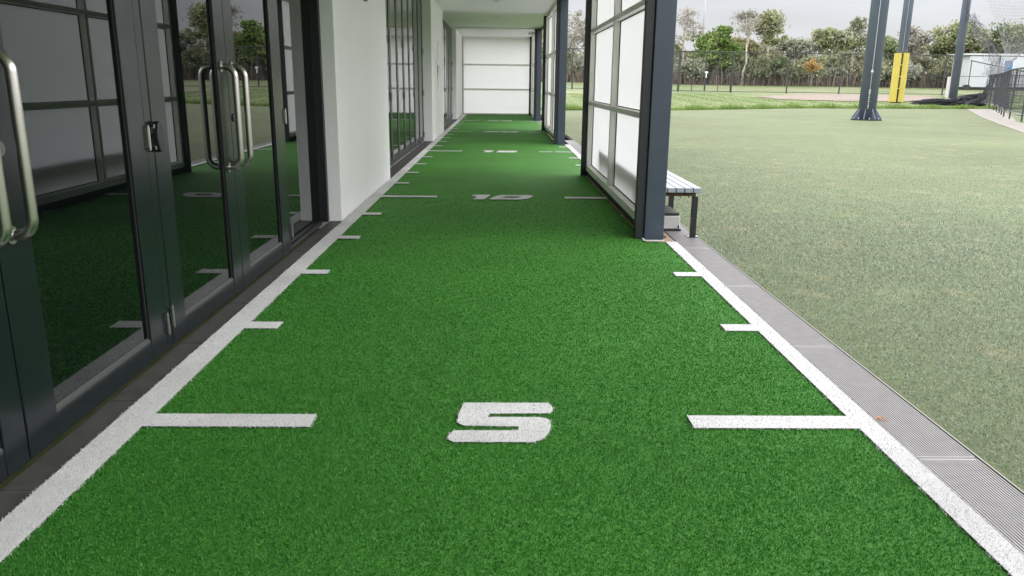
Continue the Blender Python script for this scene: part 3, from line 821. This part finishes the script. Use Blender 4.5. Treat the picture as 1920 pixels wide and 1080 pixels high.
wm_.build('mesh', M['net'], pen, recalc=False)
rl = MB(); rl.tube([(p[0], p[1], 1.665) for p in line], .024, 6); rl.build('rail', M['fence'], pen)
rl = MB(); rl.tube([(p[0], p[1], .25+.05*math.sin(i*.5)) for i, p in enumerate(line)], .022, 6); rl.build('rail', M['fence'], pen)
for p in resample(pen_pts, 2.35)[1:]:
    MB().tube([(p[0], p[1], .005), (p[0], p[1], 1.66)], .028, 8).build('post', M['fence'], pen)
for k, s_ in enumerate((.31, .33, .35, .37, .39, .41)):
    pass
# slack net draped from the pole down to the pen
def net_sheet(A_, B_, nu, nv, r, name, m, lab, bow=(0, 0, 0), sag=0.0):
    n_ = MB(); A_ = np.array(A_, float); B_ = np.array(B_, float)
    def curve(Q, t):
        i = t*(len(Q)-1); k = np.clip(i.astype(int), 0, len(Q)-2); f_ = (i-k)[:, None]; return Q[k]*(1-f_)+Q[k+1]*f_
    T = np.linspace(0, 1, nv); U = np.linspace(0, 1, nu)
    ca, cb_ = curve(A_, T), curve(B_, T)
    S = ca[None]*(1-U[:, None, None]) + cb_[None]*U[:, None, None]
    w_ = (np.sin(np.pi*U)[:, None]*np.sin(np.pi*T)[None])[..., None]
    S = S + w_*np.array(bow) ; S[..., 2] -= (np.sin(np.pi*U)[:, None])*sag*(1-T[None])
    S += rng.normal(0, .012, S.shape)
    for i in range(nu): n_.tube([tuple(p) for p in S[i]], r, 3, caps=False)
    for j in range(nv): n_.tube([tuple(p) for p in S[:, j]], r, 3, caps=False)
    o = n_.build(name, m, None, recalc=False)
    return tag(o, lab, 'net')
net_sheet([(30.2, 53.6, 13), (30.0, 52.5, 8), (29.0, 48, 4.6), (26.6, 43, 2.9), (25.2, 41.3, 1.7)], [(33.6, 40, 13), (30.5, 40, 8.0), (27.0, 38.5, 4.8), (23.6, 36.8, 2.6), (21.6, 34.8, 1.7)], 46, 70, .0045, 'sports_net', M['greynet'], 'tall fine grey net hanging from the pole to the wire pen', bow=(-.4, -.6, -.3), sag=.5)
# gathered hems of that net hang as ropes of bunched cord
bn = MB()
def bunch(mb, pts, spread, k, r):
    pts = catmull(pts, 8)
    for i in range(k):
        ph = [random.uniform(0, 6.28) for _ in range(4)]
        mb.tube([(p.x+spread*math.sin(ph[0]+j*.35)*(.4+.6*math.sin(j*.2+ph[2])), p.y+spread*math.cos(ph[1]+j*.3), p.z+spread*.3*math.sin(ph[3]+j*.7)) for j, p in enumerate(pts)], r, 3, caps=False)
bunch(bn, [(30.5, 53.55, 5.6), (30.1, 51.5, 4.4), (28.9, 48, 3.2), (27.0, 44.2, 2.2), (25.3, 41.5, 1.65)], .45, 40, .006)
bunch(bn, [(29.75, 53.3, 11), (29.9, 53.3, 8), (30.2, 53.4, 5.6)], .13, 14, .006)
bunch(bn, [(25.4, 41.6, 1.7), (25.1, 41.5, 1.0), (25.0, 41.7, .5), (24.9, 42.2, .25)], .20, 30, .010)
bunch(bn, [(33.4, 40, 11), (30.6, 39.6, 7.4), (28.3, 38.6, 5.0), (26.2, 37.4, 3.4), (24.5, 36, 1.8)], .12, 10, .005)
tag(bn.build('gathered_net', M['net'], recalc=False), 'bunched dark net gathered from the pole down to the pen corner', 'net')
hp = MB()
cl = catmull([(22.9, 43.9, .08), (23.6, 43.6, .14), (24.3, 43.4, .18), (25.0, 43.2, .24), (25.8, 43.0, .34)], 8)
rr_ = np.interp(np.linspace(0, 1, len(cl)), [0, .1, .35, .5, .7, 1], [.03, .12, .17, .15, .30, .38])
vs = []; nk = 18
for i, p in enumerate(cl):
    for k in range(nk):
        q = 2*math.pi*k/nk; w_ = rr_[i]*(1+.22*math.sin(5*q+i*.9)+.18*math.sin(3*q-i*1.7)+random.gauss(0, .05))
        vs.append((p.x+.3*w_*math.sin(i), p.y+w_*math.cos(q)*1.2, max(.0, float(terrain(p.x, p.y)))+max(.005, rr_[i]*.75+w_*math.sin(q)*.85)))
hp.add(vs, [(i*nk+k, i*nk+(k+1) % nk, (i+1)*nk+(k+1) % nk, (i+1)*nk+k) for i in range(len(cl)-1) for k in range(nk)])
bunch(hp, [(22.7, 44.0, .2), (23.6, 43.5, .36), (24.4, 43.3, .34), (25.1, 43.1, .55), (25.9, 42.8, .7)], .24, 46, .012)
tag(hp.build('net_heap', M['net'], recalc=False), 'heap of dark netting lying on the field edge beside the pen', 'net')

# ------------------------------------------------------------------ chain link fence with gate
FY = 61.0
fence = empty('chain_link_fence', (20, FY, .45), 'tall dark chain link fence running across the far grass', 'fence')
def fz(x): return float(terrain(x, FY))
px_ = [-10.6, -6.6, -2.6, 1.4, 5.4, 9.4, 13.36, 17.4, 21.6, 25.6, 29.5, 33.47, 37.5, 41.5, 45.5, 49.5, 53.5, 57.5, 61.5]
FH = 2.92
for x in px_:
    MB().tube([(x, FY, fz(x)-.05), (x, FY, fz(x)+FH+.02)], .055 if x in (13.36, 17.4) else .055, 8).build('post', M['fence'], fence)
for hh in (FH, 1.42, .07):
    MB().tube([(x, FY, fz(x)+hh) for x in px_], .034 if hh > 1.5 else .022, 6).build('rail', M['fence'], fence)
def link_mesh(x0, x1, par):
    V_, F_ = [], []
    pitch = .13; t = .0042
    for sgn in (-1, 1):
        for s0 in np.arange(x0-FH, x1+FH, pitch):
            a0 = s0; za, zb = .08, FH
            xa, xb = (a0, a0+sgn*(zb-za))
            # clip to the run
            lo, hi = 0.0, 1.0
            dx = xb-xa
            for lim, side in ((x0, -1), (x1, 1)):
                tt = (lim-xa)/dx
                if side*dx > 0: hi = min(hi, tt)
                else: lo = max(lo, tt)
            if hi <= lo: continue
            p = (xa+dx*lo, za+(zb-za)*lo); q = (xa+dx*hi, za+(zb-za)*hi)
            k = len(V_)
            for (u, v), off in ((p, -t), (p, t), (q, t), (q, -t)):
                V_.append((u, FY+.03+sgn*.004, fz(u)+v+off))
            F_.append((k, k+1, k+2, k+3))
    return np_mesh('mesh', np.array(V_), np.array(F_), M['wire'], par)
link_mesh(px_[0], 13.36, fence); link_mesh(17.4, px_[-1], fence)
gate = empty('chain_link_gate', (15.4, FY, .45), 'double chain link gate in the far fence with a white latch', 'gate')
for a, b in ((13.45, 15.36), (15.42, 17.32)):
    gl = MB()
    for x in (a, (a+b)/2, b): gl.tube([(x, FY, fz(x)+.06), (x, FY, fz(x)+FH-.03)], .03, 6)
    for hh in (.08, 1.42, FH-.04): gl.tube([(a, FY, fz(a)+hh), (b, FY, fz(b)+hh)], .024, 6)
    gl.build('leaf', M['fence'], gate)
link_mesh(13.45, 17.32, gate)
MB().box(15.33, 15.55, FY-.10, FY-.05, fz(15.4)+1.38, fz(15.4)+1.50).box(15.40, 15.46, FY-.10, FY-.05, fz(15.4)+1.05, fz(15.4)+1.36).build('latch', M['white'], gate)

# ------------------------------------------------------------------ white site hut, ramp rail, mast
hut = empty('site_hut', (50, 80, .8), 'white portable site hut with a blue window behind the far fence', 'hut')
hz = 1.05
hm_ = MB().box(46.2, 56.5, 80, 83, hz, hz+3.05)
hm_.build('body', M['hut'], hut, bevel=.04)
for k in range(0, 9): pass
MB().box(45.75, 56.65, 79.9, 83.1, hz+3.0505, hz+3.2).build('roof', M['hut'], hut, bevel=.02)
MB().box(49.05, 52.3, 79.93, 79.998, hz+.3, hz+3.05).build('door_panel', M['hut'], hut, bevel=.01)
wn = MB().box(49.55, 50.55, 79.90, 79.929, hz+1.0, hz+2.65).build('window', M['white'], hut)
MB().box(49.62, 50.48, 79.885, 79.8995, hz+1.07, hz+2.58).build('pane', M['hutwin'], wn)
MB().tube([(46.25, 79.85, hz-.12), (46.25, 80.25, hz-.12)], .36, 18).build('wheel', M['tyre'], hut)
MB().box(46.2, 56.2, 80.2, 82.8, hz-.28, hz-.001).build('skid', M['black'], hut)
hr = MB().tube([(45.6, 78.8, 3.55), (49.8, 78.8, 2.75), (53.5, 78.8, 2.25)], .05, 6)
for x, z in ((45.7, 3.5), (48.5, 3.0), (50.6, 2.6), (53.2, 2.25)): hr.tube([(x, 78.8, .7), (x, 78.8, z)], .045, 6)
tag(hr.build('handrail', M['fence']), 'sloping dark handrail in front of the white hut', 'handrail')
ms_ = MB().tube([(25.8, 105, .9), (25.8, 105, 16)], [.16, .10], 10)
tag(ms_.build('light_mast', M['rope'], smooth=True), 'thin grey mast standing behind the trees', 'mast')

# ------------------------------------------------------------------ trees
GRE = [(.055, .075, .03), (.10, .13, .055), (.16, .18, .09), (.23, .24, .14)]
M['l_gum'] = leafmat('gum leaves', [(0.142, 0.179, 0.085), (0.255, 0.293, 0.142), (0.34, 0.34, 0.226), (0.34, 0.34, 0.34)], clump=0.55)
M['l_bright'] = leafmat('bright green leaves', [(0.078, 0.13, 0.039), (0.143, 0.208, 0.058), (0.208, 0.286, 0.091), (0.299, 0.34, 0.143)], clump=0.55)
M['l_pale'] = leafmat('pale sparse leaves', [(.22, .21, .17), (.32, .30, .26), (.42, .39, .34)], clump=0.55)
M['l_brown'] = leafmat('brownish leaves', [(0.226, 0.208, 0.094), (0.34, 0.32, 0.16), (0.34, 0.34, 0.226)], clump=0.55)
M['l_grey'] = leafmat('grey green leaves', [(0.151, 0.17, 0.113), (0.264, 0.282, 0.189), (0.34, 0.34, 0.282), (0.34, 0.34, 0.34)], clump=0.55)
M['l_dark'] = leafmat('dark understorey leaves', [(0.066, 0.094, 0.042), (0.133, 0.17, 0.079), (0.226, 0.264, 0.133), (0.32, 0.32, 0.189)], clump=0.55)
M['l_mix'] = leafmat('mixed woodland leaves', [(0.075, 0.094, 0.053), (0.151, 0.17, 0.094), (0.246, 0.246, 0.142), (0.34, 0.32, 0.208)], clump=0.55)
M['l_orange'] = leafmat('orange leaves', [(.34, .19, .06), (.46, .28, .10), (.36, .30, .12)])
M['stick'] = leafmat('saplings and dry stems', [(.055, .045, .04), (.10, .08, .068), (.15, .115, .095), (.24, .19, .15)], .9, 0)

def quads(C_, S_, asp=.55):
    """Leaf sprays: small diamonds of random orientation."""
    n_ = len(C_)
    a = rng.normal(size=(n_, 3)); a /= np.linalg.norm(a, axis=1)[:, None]
    b = rng.normal(size=(n_, 3)); b -= a*(a*b).sum(1)[:, None]; b /= np.linalg.norm(b, axis=1)[:, None]
    a = a*S_[:, None]; b = b*(S_*asp)[:, None]
    V_ = np.stack([C_-a, C_-b*1.0+a*.15, C_+a, C_+b+a*.15], 1)
    return V_.reshape(-1, 3), np.arange(4*n_).reshape(n_, 4)

def clump_points(blobs, per):
    pts = []; cents = []
    for (cx, cy_, cz, rx, ry, rz, k) in blobs:
        for _ in range(k):
            u = rng.normal(size=3); u /= np.linalg.norm(u); rad = rng.uniform(.35, 1.0)**.6
            c = np.array([cx, cy_, cz]) + u*rad*np.array([rx, ry, rz]); cents.append(c)
            s_ = rng.uniform(.18, .38)*min(rx, rz)
            m_ = int(per*1.35*rng.uniform(.5, 1.4))
            pts.append(c + rng.normal(size=(m_, 3))*np.array([s_, s_, s_*.62]))
    return np.concatenate(pts), cents

def tree(x, y, h, blobs, lm, lab, name='gum_tree', bark='bark', per=60, ls=(.10, .24), tr=.16, lean=0, grp='trees beyond the far fence', cat='tree', fork=None):
    z0 = float(terrain(x, y)); t = empty(name, (x, y, z0), lab, cat, grp)
    B = [(x+b[0], y+b[1], z0+b[2], *b[3:]) for b in blobs]
    P_, cents = clump_points(B, per)
    P_[:, 2] = np.maximum(P_[:, 2], z0+.05)
    V_, F_ = quads(P_, rng.uniform(*ls, len(P_)))
    np_mesh('crown', V_, F_, M[lm], t)
    tk = MB(); top = (x+lean, y, z0+h*.72)
    fk = z0 + h*(fork or .34)
    mid = (x+lean*.4+random.gauss(0, .08), y, fk)
    tk.tube([(x, y, z0-.1), (x+lean*.2, y, z0+h*.17), mid, ((mid[0]+top[0])/2+random.gauss(0, .12), y, (mid[2]+top[2])/2), top], [tr*1.25, tr, tr*.85, tr*.55, tr*.2], 8)
    random.shuffle(cents)
    for c in cents[:16]:
        s_ = np.clip((c[2]-fk)/(top[2]-fk+1e-3)*.55, 0, .8)
        st = np.array(mid)*(1-s_) + np.array(top)*s_
        mm_ = (st*.45+c*.55) + np.array([0, 0, -.05*np.linalg.norm(c-st)])
        tk.tube([tuple(st), tuple(mm_), tuple(c)], [tr*.42, tr*.25, tr*.08], 5, caps=False)
    tk.build('trunk', M[bark], t, recalc=False)
    return t

T1 = tree
tree(8.05, 90, 7.6, [(-.2, 0, 5.6, 1.9, 1.6, 1.6, 26), (.8, 0, 6.6, 1.0, 1.0, .8, 10), (-.9, 0, 4.2, 1.6, 1.2, 1.1, 14)], 'l_pale', 'pale sparse gum seen between the near column and the screen', per=34, ls=(.07, .16))
tree(10.6, 91, 7.4, [(0, 0, 6.0, 1.1, 1.1, 1.0, 14), (.2, 0, 4.2, 1.7, 1.4, 1.3, 22)], 'l_gum', 'green gum just right of the pale sparse one behind the near screen')
tree(5.0, 90, 5.4, [(0, 0, 3.8, 1.5, 1.4, 1.5, 26)], 'l_gum', 'rounded green tree glimpsed left of the middle column')
tree(20.6, 92, 8.4, [(-.3, 0, 7.2, 1.5, 1.2, 1.0, 20), (.5, 0, 6.2, 1.6, 1.2, .8, 14), (-.9, 0, 5.2, 1.0, 1.0, .8, 8)], 'l_pale', 'pale thin gum in front of the mast at the right of the near column', per=26, ls=(.06, .14), tr=.12, fork=.5)
tree(23.3, 88, 6.1, [(-.3, 0, 4.2, 1.6, 1.4, 1.0, 28), (.55, 0, 5.35, .95, .9, .6, 14), (-1.3, 0, 4.6, .8, .8, .6, 10), (-1.2, 0, 3.0, 1.3, 1.1, .9, 16), (1.35, 0, 3.7, 1.1, 1.0, .9, 16), (.6, 0, 2.6, 1.2, 1.1, .9, 14)], 'l_bright', 'dense bright green tree left of the white trunked gum', name='broadleaf_tree', bark='darkbark', per=75)
tree(25.9, 87, 7.9, [(-.1, 0, 6.4, 1.4, 1.2, 1.2, 26), (.1, 0, 7.2, .9, .9, .5, 9)], 'l_pale', 'white trunked gum with a forked stem and thin pale crown', per=34, ls=(.06, .15), tr=.15, lean=.3, fork=.28)
tree(28.9, 89, 7.7, [(.1, 0, 6.4, 1.6, 1.3, 1.2, 30), (.7, 0, 5.2, 1.2, 1.1, .9, 16), (-.5, 0, 7.1, .8, .8, .5, 8)], 'l_gum', 'tall green gum just right of the white trunked gum', per=46)
tree(26.2, 90, 5.2, [(0, 0, 4.2, 2.0, 1.3, .8, 28)], 'l_brown', 'brownish spreading tree behind the white trunk', name='broadleaf_tree', bark='darkbark')
tree(32.6, 90, 5.0, [(-.2, 0, 3.9, 1.7, 1.4, 1.0, 26), (1.2, 0, 3.7, 1.1, 1.0, .9, 14)], 'l_grey', 'low grey green tree above the small orange tree')
tree(36.6, 90, 6.5, [(-.2, 0, 5.3, 1.9, 1.5, .9, 30), (1.3, 0, 4.8, 1.3, 1.2, .9, 16), (-1.3, 0, 4.5, 1.1, 1.0, .7, 12)], 'l_gum', 'flat topped green gum left of the nearest netting pole', tr=.18, fork=.42)
tree(39.3, 91, 7.6, [(.1, 0, 6.7, .9, .9, .8, 14), (-.2, 0, 5.2, 1.4, 1.2, 1.1, 18)], 'l_grey', 'narrow grey green gum whose top stands left of the nearest netting pole', per=40)
tree(42.0, 89, 5.4, [(0, 0, 4.0, 1.8, 1.4, 1.2, 28)], 'l_dark', 'dark rounded tree between the two nearer netting poles', name='broadleaf_tree', bark='darkbark')
tree(45.9, 91, 6.6, [(0, 0, 5.2, 1.5, 1.3, 1.3, 24), (-.6, 0, 3.6, 1.3, 1.1, 1.0, 14)], 'l_pale', 'pale yellowish gum right of the yellow padded pole', per=44)
tree(50.6, 90, 7.1, [(-.2, 0, 5.5, 2.6, 1.9, 1.3, 50), (-1.8, 0, 4.2, 1.5, 1.3, 1.0, 20), (1.6, 0, 4.6, 1.6, 1.4, 1.2, 24), (.2, 0, 6.4, 1.2, 1.0, .5, 12)], 'l_gum', 'large round headed gum behind the pole by the white hut', bark='darkbark', per=64)
tree(56.5, 90, 7.2, [(0, 0, 5.4, 2.7, 1.9, 1.4, 54), (-1.6, 0, 4.2, 1.8, 1.4, 1.1, 24), (1.9, 0, 4.8, 1.6, 1.4, 1.2, 24)], 'l_dark', 'large dark tree over the roof of the white hut', name='broadleaf_tree', bark='darkbark', per=64)
tree(62.5, 91, 7.4, [(0, 0, 5.4, 2.7, 1.9, 1.5, 46)], 'l_gum', 'green gum at the right edge beyond the white hut', per=60)
tree(16.0, 91, 7.0, [(0, 0, 5.2, 2.2, 1.6, 1.5, 36)], 'l_gum', 'green gum hidden for the most part by the near screen', per=56)
tree(32.3, 84, 2.8, [(0, 0, 2.2, .75, .7, .75, 16)], 'l_orange', 'small orange leaved tree behind the fence', name='small_tree', bark='darkbark', per=50, ls=(.06, .13), tr=.05)
# understorey shrubs, one by one
shr = []
xs = np.arange(1.5, 64, 2.0)
KIND = [('l_dark', 'dark green'), ('l_gum', 'olive green'), ('l_mix', 'brown green'), ('l_grey', 'grey green')]
for i, x in enumerate(xs):
    lm, word = KIND[int(rng.integers(0, 4))]
    hh = rng.uniform(1.5, 2.7); xx = float(x+rng.normal(0, .4)); yy = float(rng.uniform(86.5, 90))
    z0 = float(terrain(xx, yy)); s_ = empty('shrub', (xx, yy, z0), '%s shrub in the row under the trees beyond the fence' % word, 'shrub', '%s understorey shrubs' % word)
    B = [(xx, yy, z0+hh*.62+.35, rng.uniform(1.2, 1.7), 1.0, hh*.5, 26)]
    P_, cents = clump_points(B, 46); P_[:, 2] = np.maximum(P_[:, 2], z0+.25)
    V_, F_ = quads(P_, rng.uniform(.09, .22, len(P_))); np_mesh('foliage', V_, F_, M[lm], s_)
    sk_ = MB()
    for c in cents[:9]: sk_.tube([(xx+random.gauss(0, .3), yy, z0-.05), tuple((np.array([xx, yy, z0])+c)/2+np.array([0, 0, .1])), tuple(c)], [.05, .035, .012], 5, caps=False)
    sk_.build('stem', M['darkbark'], s_, recalc=False)
# dense wood behind, one mass
WP, WS = [], []
for i in range(210):
    cx = rng.uniform(-8, 84); cy = rng.uniform(93, 107)
    ht = 3.3 + 1.3*np.sin(cx*.43+1.2)*.6 + rng.normal(0, .75) + .12*(cy-93)
    rw = rng.uniform(.9, 2.1); z0 = float(terrain(cx, cy))
    for k in range(int(rng.integers(7, 13))):
        u = rng.normal(size=3); u /= np.linalg.norm(u)
        c = np.array([cx + u[0]*rw*.8, cy + u[1]*rw*.8, z0 + ht*.62 + u[2]*ht*.33])
        m_ = int(rng.uniform(26, 52)); sg = rw*rng.uniform(.18, .32)
        WP.append(c + rng.normal(size=(m_, 3))*np.array([sg, sg, sg*.7]))
n = 16000
wx = rng.uniform(-8, 84, n); wy = rng.uniform(99, 108, n)
WP.append(np.stack([wx, wy, terrain(wx, wy) + rng.uniform(.05, 3.2, n)], 1))
WP = np.concatenate(WP); WP[:, 2] = np.maximum(WP[:, 2], terrain(WP[:, 0], WP[:, 1])+.05)
V_, F_ = quads(WP, rng.uniform(.13, .34, len(WP)))
tag(np_mesh('woods', V_, F_, M['l_mix']), 'dense mixed woodland behind the row of trees', 'woods', kind='stuff')
n = 5200
sx = rng.uniform(-4, 70, n); sy = rng.uniform(85.8, 93.5, n); sz = terrain(sx, sy); hh = rng.uniform(.5, 2.3, n)*rng.uniform(.5, 1, n); ww = rng.uniform(.012, .045, n); ln = rng.normal(0, .12, n)
V_ = np.empty((n, 4, 3)); 
for k, (sg_, tt) in enumerate(((-1, 0), (1, 0), (1, 1), (-1, 1))):
    V_[:, k] = np.stack([sx+sg_*ww+ln*hh*tt, sy+sg_*ww*.3, sz-.02+hh*tt], 1)
tag(np_mesh('undergrowth', V_.reshape(-1, 3), np.arange(4*n).reshape(n, 4), M['stick']), 'brown dry stems and saplings at the foot of the trees', 'undergrowth', kind='stuff')
